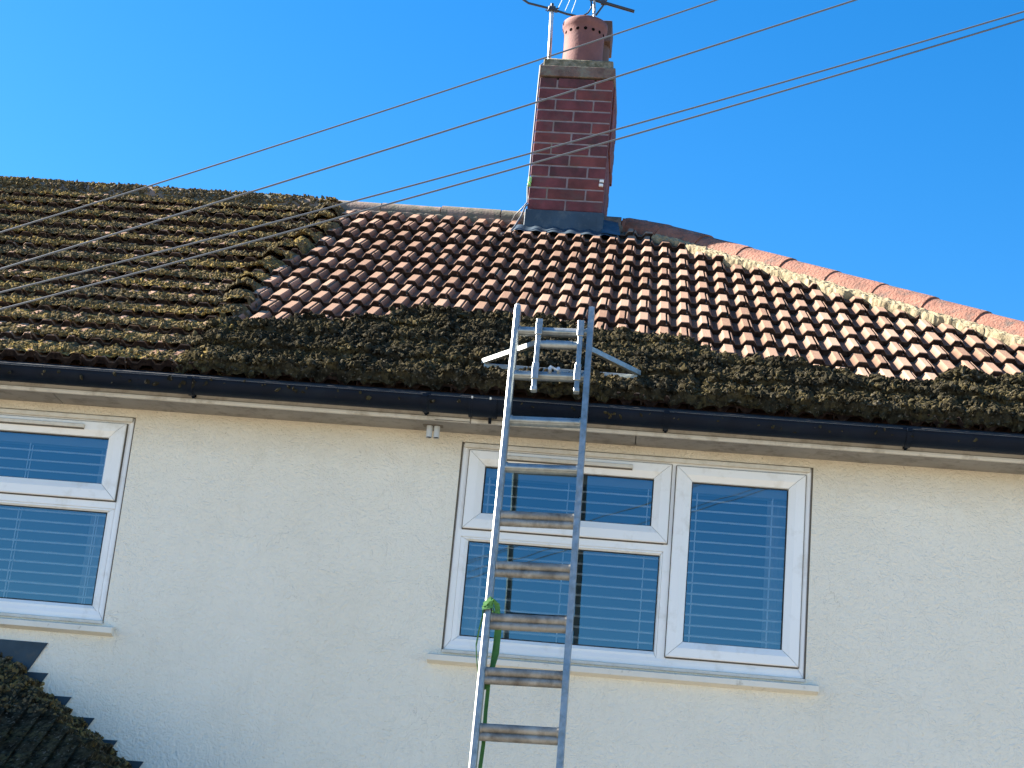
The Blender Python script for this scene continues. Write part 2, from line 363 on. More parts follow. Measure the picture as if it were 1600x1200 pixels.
# -- roof tiles: real rolls, noses and side laps
def sag(x, r):
    return -.010 * np.exp(-((r - 5.) / 2.6) ** 2) + .007 * np.exp(-((r - .2) / 1.2) ** 2) - .010 + .008 * (vn(x * .7, r * .55, 5) - .5)
PROF = [(-.006, .024), (.000, .024), (.017, .0), (.047, .0), (.068, .0255), (.071, .0265), (.113, .0265), (.115, .0255), (.132, .0), (.162, .0), (.183, .0285), (.186, .0295), (.2125, .0295), (.2145, .0285), (.2150, .006), (.2235, .006)]
px_ = np.array([a for a, b in PROF]); ph_ = np.array([b for a, b in PROF])
rs = np.random.RandomState(3)
V, F, TI, SHD = [], [], [], []; nb = 0
NS = len(PROF)
def row_end(x): return 12
for r in range(-2, 13):
    v0 = -r * G
    for t in range(-34, 27):
        kB = 2 * t + (r % 2 == 0)                       # column of the side-lap roll
        xb = kB * P
        if xb > xhip(v0) + .05 or xb < XL - .2: continue
        dj, hj, tj = rs.normal(0, .0042), abs(rs.normal(0, .0022)) - .001, rs.uniform(0, 1)
        sk = rs.normal(0, .003)
        x = xb + px_
        rows = [(-.0, -.030, 0.), (-.0, -.007, 1.), (.004, -.0015, 1.), (.012, 0., 1.), (G * .5, 0., 1.), (G * 1.12, 0., 1.)]
        if r == -2: rows = rows[:5]
        for (s, dh, on) in rows:
            hh = T * (1 - s / G) + ph_ + dh + hj
            if dh < -.02: hh = np.minimum(ph_ * .9 - .004, hh) + hj
            vv = v0 + s + dj + sk * (px_ / .23 - .5) * 2
            xx = np.minimum(x, xhip(vv) + .0)
            V.append(rp(xx, vv, hh + sag(xx, r)))
            TI.append(np.full(NS, tj)); SHD.append(np.full(NS, 1.) if dh < -.005 else np.where(ph_ < .003, .62, 0.))  # shade put into the colour: noses fully, pans partly
        nr = len(rows)
        F.append(nb + grid_faces(nr, NS)); nb += nr * NS
V = np.concatenate(V); F = np.concatenate(F); TI = np.concatenate(TI)
roof = npmesh('roof', V, F, MT['tile'], house, smooth=False, attrs={'tint': TI, 'painted_shade': np.concatenate(SHD)})
# back slope and hip end of the same roof, and the board below the tiles
mb = MB(); e = -.0
yb = 2 * YR + .25; zb = ZR - (YR + .25) * math.tan(PH)
xe = xhip(-12 * G) ; ye = RO[1] - 12 * G * CP; ze = RO[2] - 12 * G * SP
mb.add([(XL, YR, ZR), (XA, YR, ZR), (xe, 2 * YR - ye, ze), (XL, 2 * YR - ye, ze)], [(0, 1, 2, 3)])
mb.add([(XA, YR, ZR), (xe, ye, ze), (xe, 2 * YR - ye, ze)], [(0, 1, 2)])
mb.add([(XL, ye + .02, ze - .045), (xe, ye + .02, ze - .045), (XA, YR, ZR - .05), (XL, YR, ZR - .05)], [(0, 1, 2, 3)])
mb.build('roof_slope', MT['tile'], house)
mb = MB(); mb.prism_x([(ye + .01, ze - .012), (-.200, 4.600), (-.200, 4.594), (ye + .012, ze - .022)], XL, 5.74)
mb.build('eave_felt', MT['gasket'], house)

# -- ridge tiles
def halfround(mb, a, b, r0, r1, up, mi=0, n=12, thick=.014, a0=-.10):
    a, b, up = [np.array(q, float) for q in (a, b, up)]
    d = (b - a) / np.linalg.norm(b - a); up = up - d * (up @ d); up /= np.linalg.norm(up); sd = np.cross(d, up)
    def ring(p, r): return [p + r * (math.cos(t) * sd + math.sin(t) * up) for t in (a0 + (math.pi - 2 * a0) * k / n for k in range(n + 1))]
    m = n + 1
    for (p, r), (p2, r2), sm in (((a, r0), (b, r1), True), ((b, r1), (b, r1 - thick), False), ((b, r1 - thick), (a, r0 - thick), True), ((a, r0 - thick), (a, r0), False)):
        mb.add(ring(p, r) + ring(p2, r2), [(k, k + 1, m + k + 1, m + k) for k in range(n)], mi, sm)
mb = MB(); x = -7.5; zc = ZR - .055; rr = np.random.RandomState(5); i = 0
while x < XA + .08:
    x1 = min(x + .42, XA + .12); mi = 0 if -.35 < x < .02 or x > 1.5 else 1
    dz = rr.uniform(-.005, .005)
    halfround(mb, (x + .004, YR, zc + dz), (x1 - .004, YR, zc + dz + rr.uniform(-.003, .003)), .118, .114, (0, 0, 1), mi)
    mb.box(x1 - .009, x1 + .009, YR - .112, YR + .1, zc - .02, zc + .02, 2)
    x = x1
    i += 1
mb.build('ridge_tile', [MT['ridge'], MT['ridge_old'], MT['mortar']], house)
# ridge bedding mortar strip
def lumpy(name, s0, s1, t0, t1, fn, m, parent, ns, nt, sd=1):
    S, Tt = np.meshgrid(np.linspace(s0, s1, ns), np.linspace(t0, t1, nt), indexing='ij')
    return npmesh(name, fn(S, Tt).reshape(-1, 3), grid_faces(ns, nt), m, parent)
def ridge_bed(S, Tt):
    v = VR - .06 - Tt * .075 - .02 * fbm(S * 14, S * 0, 3) * Tt
    h = .030 * (1 - Tt) ** .6 + .010 + .012 * fbm(S * 30, Tt * 4, 8) - .03 * (Tt > .97)
    return rp(S, v, h)
lumpy('ridge_mortar', -7.4, XA - .05, 0, 1, ridge_bed, MT['ridge_old'], house, 900, 8)
# -- hip tiles
mb = MB(); hd = np.array([HK / CP, -1, -math.tan(PH)]); hl = np.linalg.norm(hd); hd = hd / hl
A = np.array([XA, YR, ZR]); L = (XL * 0 + (YR - ye)) * hl; s = -.01; i = 0
upn = np.array([0, 0, 1.]) - hd * hd[2]; upn /= np.linalg.norm(upn)
while s < L + .1:
    s1 = s + .365
    j = rr.uniform(-.004, .004)
    a = A + hd * s - upn * (.050 + j); b = A + hd * (s1 + .008) - upn * (.046 + j)
    halfround(mb, a, b, .118 if s < 0 else .136, .141, upn, 0)
    s = s1
# rounded hip starter at the apex
mb.build('hip_tile', [MT['ridge']], house)
def hip_bed(S, Tt):
    x = XA + S; vc = VR - S / HK                # hip line point in roof coordinates
    wob = .05 * fbm(S * 9, S * 0, 21) + .025 * fbm(S * 30, S * 0, 22) + .04 * np.sin(S * 27) * 0
    wd = .075 + wob
    q = .095 + Tt * wd
    nx, nv = -1., -HK                        # inward and down-slope in (x, v)
    k = math.hypot(nx, nv)
    h = .012 + .030 * Tt * (1.3 - Tt) * 2 + .018 * fbm(S * 26, Tt * 6, 30) + .020 * fbm(S * 60, Tt * 14, 31) - .06 * (Tt > .985)
    return rp(x + q * nx / k, vc + q * nv / k, h)
lumpy('hip_mortar', .30, 3.9, 0, 1, hip_bed, MT['mortar'], house, 700, 30)

# ------------------------------------------------------------------ moss
def clumps(N, C, size, flat, seed):
    """N small crumpled lumps at centres C (N,3); one array of verts and faces"""
    r = np.random.RandomState(seed); g = (1 + 5 ** .5) / 2
    I = np.array([(-1, g, 0), (1, g, 0), (-1, -g, 0), (1, -g, 0), (0, -1, g), (0, 1, g), (0, -1, -g), (0, 1, -g), (g, 0, -1), (g, 0, 1), (-g, 0, -1), (-g, 0, 1)]) / math.sqrt(1 + g * g)
    Fc = np.array([(0, 11, 5), (0, 5, 1), (0, 1, 7), (0, 7, 10), (0, 10, 11), (1, 5, 9), (5, 11, 4), (11, 10, 2), (10, 7, 6), (7, 1, 8), (3, 9, 4), (3, 4, 2), (3, 2, 6), (3, 6, 8), (3, 8, 9), (4, 9, 5), (2, 4, 11), (6, 2, 10), (8, 6, 7), (9, 8, 1)])
    q = r.normal(size=(N, 4)); q /= np.linalg.norm(q, axis=1)[:, None]; a, b, c, d = q.T
    Rm = np.stack([1 - 2 * (c * c + d * d), 2 * (b * c - a * d), 2 * (b * d + a * c), 2 * (b * c + a * d), 1 - 2 * (b * b + d * d), 2 * (c * d - a * b), 2 * (b * d - a * c), 2 * (c * d + a * b), 1 - 2 * (b * b + c * c)], 1).reshape(N, 3, 3)
    pts = I[None] * r.uniform(.55, 1.35, (N, 12, 1)) * np.stack([r.uniform(.8, 1.7, N), r.uniform(.6, 1.1, N), r.uniform(flat, .9, N)], 1)[:, None, :]
    pts = np.einsum('nij,nkj->nki', Rm, pts) * size[:, None, None] + C[:, None, :]
    return pts.reshape(-1, 3), (np.arange(N)[:, None, None] * 12 + Fc[None]).reshape(-1, 3)
def poly_rv(pts, off=0.):
    return np.array([at_roof(p[0], p[1], off) for p in pts])
BL = poly_rv([(545, 326), (530, 365), (490, 392), (452, 418), (425, 440), (408, 470), (392, 492), (375, 530), (360, 560), (350, 590)])
BL = BL[np.argsort(BL[:, 1])]
def xleft(v): return np.interp(v, BL[:, 1], BL[:, 0])
TP = poly_rv([(380, 492), (420, 489), (470, 490), (520, 494), (560, 494), (598, 497), (618, 482), (640, 478), (700, 482), (760, 481), (820, 484), (870, 495), (920, 500), (960, 505), (1000, 512), (1050, 517), (1080, 528), (1120, 538), (1160, 547), (1200, 550), (1260, 562), (1330, 572), (1400, 583), (1440, 584), (1480, 577), (1540, 579), (1620, 580)], .075)
def vtop(x): return np.interp(x, TP[:, 0], TP[:, 1])
def prof_at(x, r):
    kk = np.mod(x / P, 1.) * P
    return np.interp(kk, [0, .017, .047, .068, .115], [.026, 0, 0, .026, .026])
def base(x, v):
    r = np.ceil(-v / G - 1e-6); s = v + r * G
    return T * (1 - s / G) + prof_at(x, r) * .55 + sag(x, r), s, r
VE = -12 * G
def moss_left(x, v):
    b, s, r = base(x, v)
    amt = .5 + .8 * fbm(x * 1.7, v * 1.7, 40)
    tuft = bil(x * 15, r * 7.3 + s * 9, 41); fine = bil(x * 38, v * 30, 42)
    fill = fbm(x * 2.3, v * 2.3, 49)
    b = b - prof_at(x, r) * .55 + .019 + (prof_at(x, r) - .014) * (.55 - .5 * np.clip(fill * 2 - .4, 0, 1))
    q_ = 1 - .75 * np.clip(s / G, 0, 1)
    h = b + .004 + amt * q_ * (.006 * tuft + .007 * fine + .005 * vn(x * 90, v * 80, 43)) + .006 * amt * np.exp(-s / .05) * bil(x * 13, r * 3.7, 44)
    h = h - .006 * np.exp(-s / .010)
    d = xleft(v) - x + .10 * (fbm(x * 8, v * 8, 45) - .5)
    edge = np.clip(d / .05, 0, 1)
    rim = .035 * np.exp(-((d - .10) / .08) ** 2) * (.4 + 1.2 * bil(x * 11, v * 9, 46))
    return np.where(edge > 0, h * edge + rim - (1 - edge) * .03, -.06), d
def moss_heap(x, v):
    b, s, r = base(x, v)
    d = vtop(x) - v + .06 * (fbm(x * 9, v * 9, 50) - .5) + .05 * (bil(x * 5, v * 5, 59) - .3)
    dl = x - xleft(v) + .22 + .12 * (fbm(x * 6, v * 6, 58) - .5)
    dd = np.minimum(d, dl)
    e = np.clip(dd / .09, 0, 1); e = e * e * (3 - 2 * e)
    low = np.clip((v - VE) / .55, 0, 1)                        # heap is deeper up-slope, courses show near the eave
    b = b * (1 - .55 * low) + .55 * low * (T * .55 + .012 + sag(x, -v / G))
    cu = np.exp(-s / .06)
    th = (1 - .25 * np.clip(s / G, 0, 1)) * (.012 + .028 * low * fbm(x * 3, v * 3, 51) + .046 * bil(x * 7, v * 5, 52) * (.45 + .55 * low) + .020 * bil(x * 21, v * 18, 53) + .012 * bil(x * 47, v * 42, 54) + .008 * cu * (1 - low))
    return np.where(dd > 0, b + e * th - (1 - e) * .03, -.06), dd
def field(name, x0, x1, v0, v1, fn, step, m, rows=False):
    nx, nv = int((x1 - x0) / step), int((v1 - v0) / step)
    X, Vv = np.meshgrid(np.linspace(x0, x1, nx), np.linspace(v0, v1, nv))
    H, D = fn(X, Vv)
    drop = np.clip((v0 + .012 - Vv) / .012, 0, 1)
    Hh = H - drop * (.004 + .012 * vn(X * 30, X * 0, 60))
    # ragged lower edge
    Vw = Vv - (.016 * fbm(X * 13, X * 0, 61) + .014 * bil(X * 31, X * 0, 62) - .008) * np.exp(-(Vv - v0) / .03)
    Pt = rp(X, Vw, Hh).reshape(-1, 3)
    # jitter breaks the grid
    r = np.random.RandomState(9); Pt += r.uniform(-.0022, .0022, Pt.shape)
    Fc = grid_faces(nv, nx)
    ok = (D.reshape(-1) > -.02); Fc = Fc[ok[Fc].any(1)]
    if rows:
        rr_ = np.ceil(-Vv / G - 1e-6).reshape(-1)[Fc]; Fc = Fc[rr_.min(1) == rr_.max(1)]
    used = np.unique(Fc); mp = np.zeros(len(Pt), int); mp[used] = np.arange(len(used))
    return Pt[used], mp[Fc]
def scatter(N, x0, x1, v0, v1, fn, seed, smin, smax, bury=.2, dens=None, dmin=.0):
    r = np.random.RandomState(seed); x = r.uniform(x0, x1, N); v = r.uniform(v0, v1, N)
    h, d = fn(x, v); ok = d > dmin
    if dens is not None: ok &= r.uniform(size=N) < dens(x, v, d)
    x, v, h, d = x[ok], v[ok], h[ok], d[ok]; n = len(x)
    sz = smin + (smax - smin) * r.uniform(size=n) ** 2.2
    return clumps(n, rp(x, v, h + sz * (1 - bury) * .5), sz, .45, seed + 1)
def merge(parts):
    V, F3, n = [], [], 0
    for v, f in parts:
        if f.shape[1] == 4: f = np.concatenate([f[:, [0, 1, 2]], f[:, [0, 2, 3]]])
        V.append(v); F3.append(f + n); n += len(v)
    return np.concatenate(V), np.concatenate(F3)
XM0 = -3.6
parts = [field('a', XM0, .95, VE - .005, VR - .03, moss_left, .0085, None, True)]
def dl(x, v, d): q = (v / G) % 1; return np.where(q < .02, 1, .75 * (1 - q) ** 1.2) * (.4 + .9 * fbm(x * 3, v * 3, 77))
parts.append(scatter(70000, -3.4, .95, VE - .0, VR - .03, moss_left, 70, .005, .017, dens=dl))
# moss over the left part of the ridge
r_ = np.random.RandomState(12); n = 5200; x = r_.uniform(-3.4, -.30, n) ; x = x + .0; t = r_.uniform(-.2, math.pi + .1, n)
C = np.stack([x, YR - .118 * np.cos(t), zc + .118 * np.sin(t)], 1); keep = r_.uniform(size=n) < .25 + 1.2 * fbm(x * 4, t * .5, 3)
keep &= r_.uniform(size=n) < np.clip((-.3 - x) / .35, .05, 1)
parts.append(clumps(int(keep.sum()), C[keep], r_.uniform(.005, .018, int(keep.sum())), .5, 13))
Vm, Fm = merge(parts)
o = npmesh('roof_moss', Vm, Fm, MT['moss'], None, smooth=False); tag(o, kind='stuff', label='olive brown moss growing over the left side of the tiled roof', cat='moss')
parts = [field('b', -.35, 4.9, VE - .005, -6.9 * G, moss_heap, .0075, None)]
parts.append(scatter(52000, -.35, 4.85, VE - .01, -6.9 * G, moss_heap, 80, .006, .021, bury=0.))
parts.append(scatter(5000, -.35, 4.85, VE - .005, -6.9 * G, moss_heap, 84, .012, .026, bury=.6))
# crumbs rolled onto the clean tiles just above the heap and down into the gutter
def crumbs(x, v):
    b, s, r = base(x, v); return b + .004, np.where((v > vtop(x)) & (x > xleft(v)) & (x < xhip(v) - .2), 1., -1.)
parts.append(scatter(9000, -.3, 4.8, -9 * G, -6 * G, crumbs, 90, .003, .010, dens=lambda x, v, d: .5 * np.exp(-np.abs(v - vtop(x)) / .07)))
parts.append(scatter(3500, -.3, 4.3, -9 * G, VR - .15, crumbs, 92, .002, .006, dens=lambda x, v, d: .10 + 0 * x))
r_ = np.random.RandomState(31); n = 900; x = r_.uniform(-3.4, 4.9, n)
parts.append(clumps(n, np.stack([x, r_.uniform(-.325, -.20, n), 4.535 + r_.uniform(-.02, .012, n)], 1), r_.uniform(.005, .016, n), .5, 33))
n = 10; x = np.concatenate([[-.18, .06, .30, .36, .62], r_.uniform(-1, 4.6, n - 5)])
parts.append(clumps(n, np.stack([x, np.full(n, -.334), 4.545 + r_.uniform(-.022, .008, n)], 1), r_.uniform(.005, .011, n), .4, 35))
Vm, Fm = merge(parts)
o = npmesh('moss_debris', Vm, Fm, MT['heap'], None, smooth=False); tag(o, kind='stuff', label='loosened dark moss heaped along the eave above the gutter', cat='moss')

# ------------------------------------------------------------------ eave: fascia, soffit, gutter
mb = MB()
mb.prism_x([(-.198, 4.478), (-.190, 4.478), (-.185, 4.60), (-.198, 4.60)], XL, 5.74)
mb.prism_x([(-.206, 4.466), (-.212, 4.472), (-.212, 4.482), (-.204, 4.488), (-.190, 4.488), (-.186, 4.466)], XL, 5.74)
mb.build('fascia', MT['fascia'], house)
mb = MB(); mb.box(1.139, 1.142, -.2145, -.199, 4.463, 4.56); mb.box(.97, 1.14, -.2135, -.2125, 4.465, 4.468); mb.build('fascia_seam', MT['seam'], house)
mb = MB(); x = XL
for x1 in (-2.6, -.905, 1.93, 4.4, 5.74):
    mb.box(x, x1 - .0025, -.190, -.001, ZS, ZS + .01); x = x1 + .0025
mb.box(XL, 5.74, -.188, -.001, ZS + .012, ZS + .016, 1)
mb.build('soffit', [MT['soffit'], MT['seam']], house)
gc = (-.262, 4.552); gr = .062
def gutter_section(r0, r1, x0, x1, mb, lip=True, n=16, z=0.):
    V = []
    for r in (r1, r0):
        for k in range(n + 1):
            t = math.pi + math.pi * k / n; V.append((gc[0] + r * math.cos(t), gc[1] + z + r * math.sin(t)))
    m = n + 1; VV = []
    for xx in (x0, x1): VV += [(xx, a, b) for a, b in V]
    F = []
    for k in range(n):
        F.append((k, k + 1, 2 * m + k + 1, 2 * m + k)); F.append((m + k, m + k + 1, 3 * m + k + 1, 3 * m + k))
        F.append((k, k + 1, m + k + 1, m + k)); F.append((2 * m + k, 2 * m + k + 1, 3 * m + k + 1, 3 * m + k))
    F += [(0, m, 3 * m, 2 * m), (n, m + n, 3 * m + n, 2 * m + n)]
    mb.add(VV, F, 0, False)
    if lip: mb.tube([(x0, gc[0] - r1 + .002, gc[1] + z), (x1, gc[0] - r1 + .002, gc[1] + z)], .0045, 8)
mb = MB(); gutter_section(.059, .062, XL, 1.12, mb); gutter_section(.059, .062, 1.12, 5.8, mb, z=.0); gut = mb.build('gutter', MT['gutter'], house)
# brackets along the gutter
br = None
for i, bx in enumerate((-5.2, -4.2, -3.2, -2.2, -1.2, -.206, .926, 2.066, 3.189, 4.3)):
    mb = MB(); gutter_section(.0625, .067, bx - .012, bx + .012, mb, lip=False, n=20)
    mb.box(bx - .012, bx + .012, -.202, -.1985 + .0, 4.494, 4.60)
    mb.frame((bx, gc[0] - .066, gc[1] - .001), (.012, 0, 0), (0, .005, 0), (0, 0, .008))
    mb.prism_x([(-.240, 4.500), (-.1995, 4.520), (-.1995, 4.486), (-.206, 4.484)], bx - .006, bx + .006)
    mb.build('bracket', MT['gutter'], gut)
mb = MB(); gutter_section(.0625, .069, 1.135, 1.265, mb, lip=False, n=20)
for q in (1.142, 1.258): gutter_section(.069, .0725, q - .008, q + .008, mb, lip=False, n=20)
mb.prism_x([(-.245, 4.495), (-.1995, 4.520), (-.1995, 4.468), (-.207, 4.466)], 1.226, 1.240)
for q in (1.150, 1.237):
    mb.box(q - .004, q + .004, -.339, -.332, 4.549, 4.560, 1)
mb.build('gutter_union', [MT['gutter'], MT['upvcd']], gut)
# overflow pipe ends under the soffit
mb = MB()
for q in (.936, .972):
    mb.tube([(q, -.10, 4.468), (q + .002, -.105, 4.405)], .0145, 16, 0, caps=False); mb.tube([(q, -.10, 4.468), (q + .002, -.1048, 4.4075)], .0112, 16, 1)
mb.box(.905, 1.0, -.125, -.08, 4.4635, 4.4675, 2)
mb.build('overflow_pipe', [MT['pvc'], MT['gasket'], MT['seam']], house)

# ------------------------------------------------------------------ windows
def rect_frame(mb, x0, x1, z0, z1, wl_, wr, wb, wt, y0, y1, mi=0, bev=.0, slope=.0):
    """mitred frame: outer rectangle, four widths; inner edge set back by slope"""
    O = [(x0, z0), (x1, z0), (x1, z1), (x0, z1)]; I = [(x0 + wl_, z0 + wb), (x1 - wr, z0 + wb), (x1 - wr, z1 - wt), (x0 + wl_, z1 - wt)]
    g = .0012
    for i in range(4):
        j = (i + 1) % 4
        a, b, c, d = [np.array(q) for q in (O[i], O[j], I[j], I[i])]
        t = (b - a) / np.linalg.norm(b - a)
        a2, b2, c2, d2 = a + t * g, b - t * g, c - t * g, d + t * g
        bo = .004
        nrm = np.array([-t[1], t[0]])
        w_ = abs((d - a) @ nrm)
        def pt(P_, Q_, f): return P_ + (Q_ - P_) * f
        f1 = .004 / w_ if w_ else 0; f2 = 1 - .42
        f2 = max(f1 + .05, f2)
        rows = [(a2, b2, y1), (a2, b2, y0 + bo), (pt(a2, d2, f1), pt(b2, c2, f1), y0), (pt(a2, d2, f2), pt(b2, c2, f2), y0), (d2, c2, y0 + slope), (d2, c2, y1)]
        V = []
        for p, q, y in rows: V += [(p[0], y, p[1]), (q[0], y, q[1])]
        n = len(rows)
        mb.add(V, [(2 * k, 2 * k + 1, 2 * k + 3, 2 * k + 2) for k in range(n - 1)] + [(2 * n - 2, 2 * n - 1, 1, 0)], mi)
        mb.add(V, [tuple(range(0, 2 * n, 2)), tuple(range(1, 2 * n, 2))], mi)
def make_window(Wd, mirror, nm):
    x0, x1, z0, z1 = Wd; xw = x1 - x0
    def X(a): return x0 + (a - 1.090) if not mirror else x1 - (a - 1.090)
    def span(a, b): return (X(a), X(b)) if not mirror else (X(b), X(a))
    mb = MB()
    win = None
    # outer frame with mullion and transom
    fy0, fy1 = .012, .09
    rect_frame(mb, x0 + .006, x1 - .006, z0 + .012, z1 - .003, .032, .030, .045, .032, fy0, fy1, 0, slope=.004)
    a, b = span(2.098, 2.140); mb.box(a, b, fy0 + .0025, fy1 - .002, z0 + .056, z1 - .034, 0)
    a, b = span(1.127, 2.098); mb.box(a, b, fy0 + .002, fy1 - .002, 3.962, 3.994, 0)
    mb.box(x0 + .0, x1 + .0, .02, .095, z1 - .004, z1 + .02, 1)                       # head strip
    mb.box(x0 - .0015, x0 + .0062, .004, .09, z0, z1, 1); mb.box(x1 - .0062, x1 + .0015, .004, .09, z0, z1, 1)   # dirty sealant
    # trim strips against the wall
    mb.box(x0 + .014, x1 - .014, -.006, .011, z1 - .026, z1 - .004, 2, .003)
    win = mb.build('window', [MT['upvc'], MT['seam'], MT['upvcd']], house)
    # fixed light surround, its bead
    mb = MB(); a, b = span(1.127, 2.098)
    rect_frame(mb, a, b, 3.447, 3.962, *((.038, .014) if not mirror else (.014, .038)), .038, .018, .0165, .08, 0, slope=.012)
    mb.build('fixed_light', MT['upvc'], win)
    # top-hung casement
    mb = MB(); a, b = span(1.132, 2.113)
    rect_frame(mb, a, b, 4.000, 4.388, .080, .080, .080, .072, -.004, .06, 0, slope=.016)
    sash1 = mb.build('casement', MT['upvc'], win)
    mb = MB(); rect_frame(mb, a - .004, b + .004, 3.996, 4.392, .02, .02, .02, .02, .006, .03, 0); mb.build('gasket', MT['seam'], win)
    # side-hung casement
    mb = MB(); a, b = span(2.138, 2.756)
    rect_frame(mb, a, b, 3.463, 4.384, .077, .078, .076, .069, -.004, .06, 0, slope=.016)
    mb.build('casement', MT['upvc'], win)
    mb = MB(); rect_frame(mb, a - .004, b + .004, 3.459, 4.388, .02, .02, .02, .02, .006, .03, 0); mb.build('gasket', MT['seam'], win)
    # trickle vent
    mb = MB(); a, b = (1.290, 1.927) if not mirror else (-1.40, -.779)
    mb.box(a, b, -.020, .004, 4.350, 4.369, 0, .003); mb.box(a + .002, b - .002, -.012, .004, 4.344, 4.349, 1)
    mb.build('trickle_vent', [MT['upvcd'], MT['seam']], win)
    # glass
    for (a_, b_, c_, d_) in ((1.165, 2.084, 3.485, 3.945), (1.212, 2.033, 4.080, 4.316), (2.214, 2.678, 3.538, 4.316)):
        a, b = span(a_, b_)
        mb = MB(); rect_frame(mb, a - .001, b + .001, c_ - .001, d_ + .001, .007, .007, .007, .007, .0305, .034, 0); mb.build('glazing_gasket', MT['gasket'], win)
        mb = MB(); mb.add([(a - .01, .035, c_ - .01), (b + .01, .035, c_ - .01), (b + .01, .035, d_ + .01), (a - .01, .035, d_ + .01)], [(0, 1, 2, 3)])
        mb.build('pane', MT['glass'], win)
    # blind: slats, cords, head rail; two blinds behind the two halves
    for (a_, b_) in ((1.150, 2.095), (2.170, 2.720)):
        a, b = span(a_, b_)
        mb = MB(); z = 4.245; k = 0
        while z > 3.49:
            an = R_(14) + .03 * math.sin(k * 3.1); ca, sa = math.cos(an), math.sin(an)
            mb.frame(((a + b) / 2, .10, z), ((b - a) / 2, 0, .0012 * math.sin(k * 2.3)), (0, .021 * ca, .021 * sa), (0, -.0042 * sa, .0042 * ca), 0, .0014)
            z -= .0508; k += 1
        mb.box(a, b, .075, .125, 4.275, 4.34, 1); mb.box(a, b, .08, .115, 3.455, 3.475, 0)
        for cx in ((.09, .5, .91) if b - a > .7 else (.14, .80)):
            c = a + (b - a) * cx
            for yy in (.079, .117): mb.box(c - .0022, c + .0022, yy - .0007, yy + .0007, 3.47, 4.28, 0)
        mb.build('venetian_blind', [MT['slat'], MT['blindrail']], win)
    # net curtain at the outer side
    mb = MB(); a, b = (2.60, 2.745) if not mirror else (0, 0)
    if not mirror: segs = [(2.595, 2.75), (1.10, 1.235)]
    else: segs = [(-.74, -.56), (-2.2, -2.06)]
    for a, b in segs:
        mb = MB(); n = 24; V = []
        for k in range(n + 1):
            xx = a + (b - a) * k / n; yy = .20 + .012 * math.sin(k * 1.9) + .006 * math.sin(k * 4.3)
            V += [(xx, yy, 3.40), (xx, yy, 4.40)]
        mb.add(V, [(2 * k, 2 * k + 2, 2 * k + 3, 2 * k + 1) for k in range(n)], 0, True)
        mb.build('curtain', MT['curtain'], win)
    # sill
    mb = MB(); s0, s1 = x0 - .058, x1 + .058
    mb.prism_x([(-.045, 3.352), (-.045, 3.378), (0.03, 3.396), (.03, 3.340), (0.0, 3.340)], s0, s1)
    mb.prism_x([(-.012, 3.3965), (-.012, 3.409), (.03, 3.414), (.03, 3.397), ], x0 + .003, x1 - .003, 1)
    mb.build('sill', [MT['sill'], MT['upvcd']], win)
    return win
for nm, Wd, mir in (('b', W2, False), ('a', W1, True)):
    wi = make_window(Wd, mir, nm)
    # dim room behind
    x0, x1, z0, z1 = Wd
    mb = MB(); X0, X1, Y0, Y1, Z0, Z1 = x0 - .5, x1 + .5, .251, 2.6, 2.5, 4.58
    mb.add([(X0, Y0, Z0), (X1, Y0, Z0), (X1, Y1, Z0), (X0, Y1, Z0), (X0, Y0, Z1), (X1, Y0, Z1), (X1, Y1, Z1), (X0, Y1, Z1)], [(0, 1, 2, 3), (4, 5, 6, 7), (1, 2, 6, 5), (2, 3, 7, 6), (3, 0, 4, 7)])
    mb.add([(X0, Y0, Z0), (x0, Y0, Z0), (x0, Y0, Z1), (X0, Y0, Z1)], [(0, 1, 2, 3)]); mb.add([(x1, Y0, Z0), (X1, Y0, Z0), (X1, Y0, Z1), (x1, Y0, Z1)], [(0, 1, 2, 3)])
    mb.add([(x0, Y0, Z0), (x1, Y0, Z0), (x1, Y0, z0), (x0, Y0, z0)], [(0, 1, 2, 3)]); mb.add([(x0, Y0, z1), (x1, Y0, z1), (x1, Y0, Z1), (x0, Y0, Z1)], [(0, 1, 2, 3)])
    mb.build('room', MT['room'], house)

# ------------------------------------------------------------------ chimney
chx, chy = 1.350, 2.715; CA = R_(1.6); HW = .255; DEP = .66
def CH(x, y, z):        # chimney local: x centred, y from the front face back
    return (chx + x * math.cos(CA) + y * math.sin(CA) + .006 * (z - 6.6), chy - x * math.sin(CA) + y * math.cos(CA), z)
class CMB(MB):
    def add(s, vs, fs, mi=0, sm=False): super().add([CH(*p) for p in vs], fs, mi, sm)
core = CMB(); HH = .0837; z0 = 6.815
core.box(-HW + .004, HW - .004, .004, DEP - .004, 6.3, 7.80, 1)
rb = np.random.RandomState(8)
def brick(a, b, c, d, z, hh=HH): core.box(a, b, c, d, z + .0055, z + hh - .0055, int(rb.choice([0, 0, 2, 3])), .004)
for k in range(-2, 12):
    z = z0 + k * HH; j = lambda: rb.uniform(-.003, .003)
    g = .0055; wd = .004
    wt = .0 if k < 2 else .0
    if k % 2 == 0:
        brick(-HW, -g, -wd * 0 + j() * .5, .10, z); brick(g, HW, j() * .5, .10, z)
    else:
        brick(-HW, -HW + .118, j() * .5, .10, z); brick(-HW + .118 + 2 * g, HW - .118 - 2 * g, j() * .5, .10, z); brick(HW - .118, HW, j() * .5, .10, z)
    for sx in (-1, 1):
        ys = [.10 + 2 * g, .34, .58, DEP] if k % 2 else [.10 + 2 * g, .22, .46, .70, DEP]
        for p, q in zip(ys[:-1], ys[1:]):
            if sx < 0: brick(-HW, -HW + .10, p, q - 2 * g, z)
            else: brick(HW - .10, HW + (.012 if k >= 6 else 0), p, q - 2 * g, z)
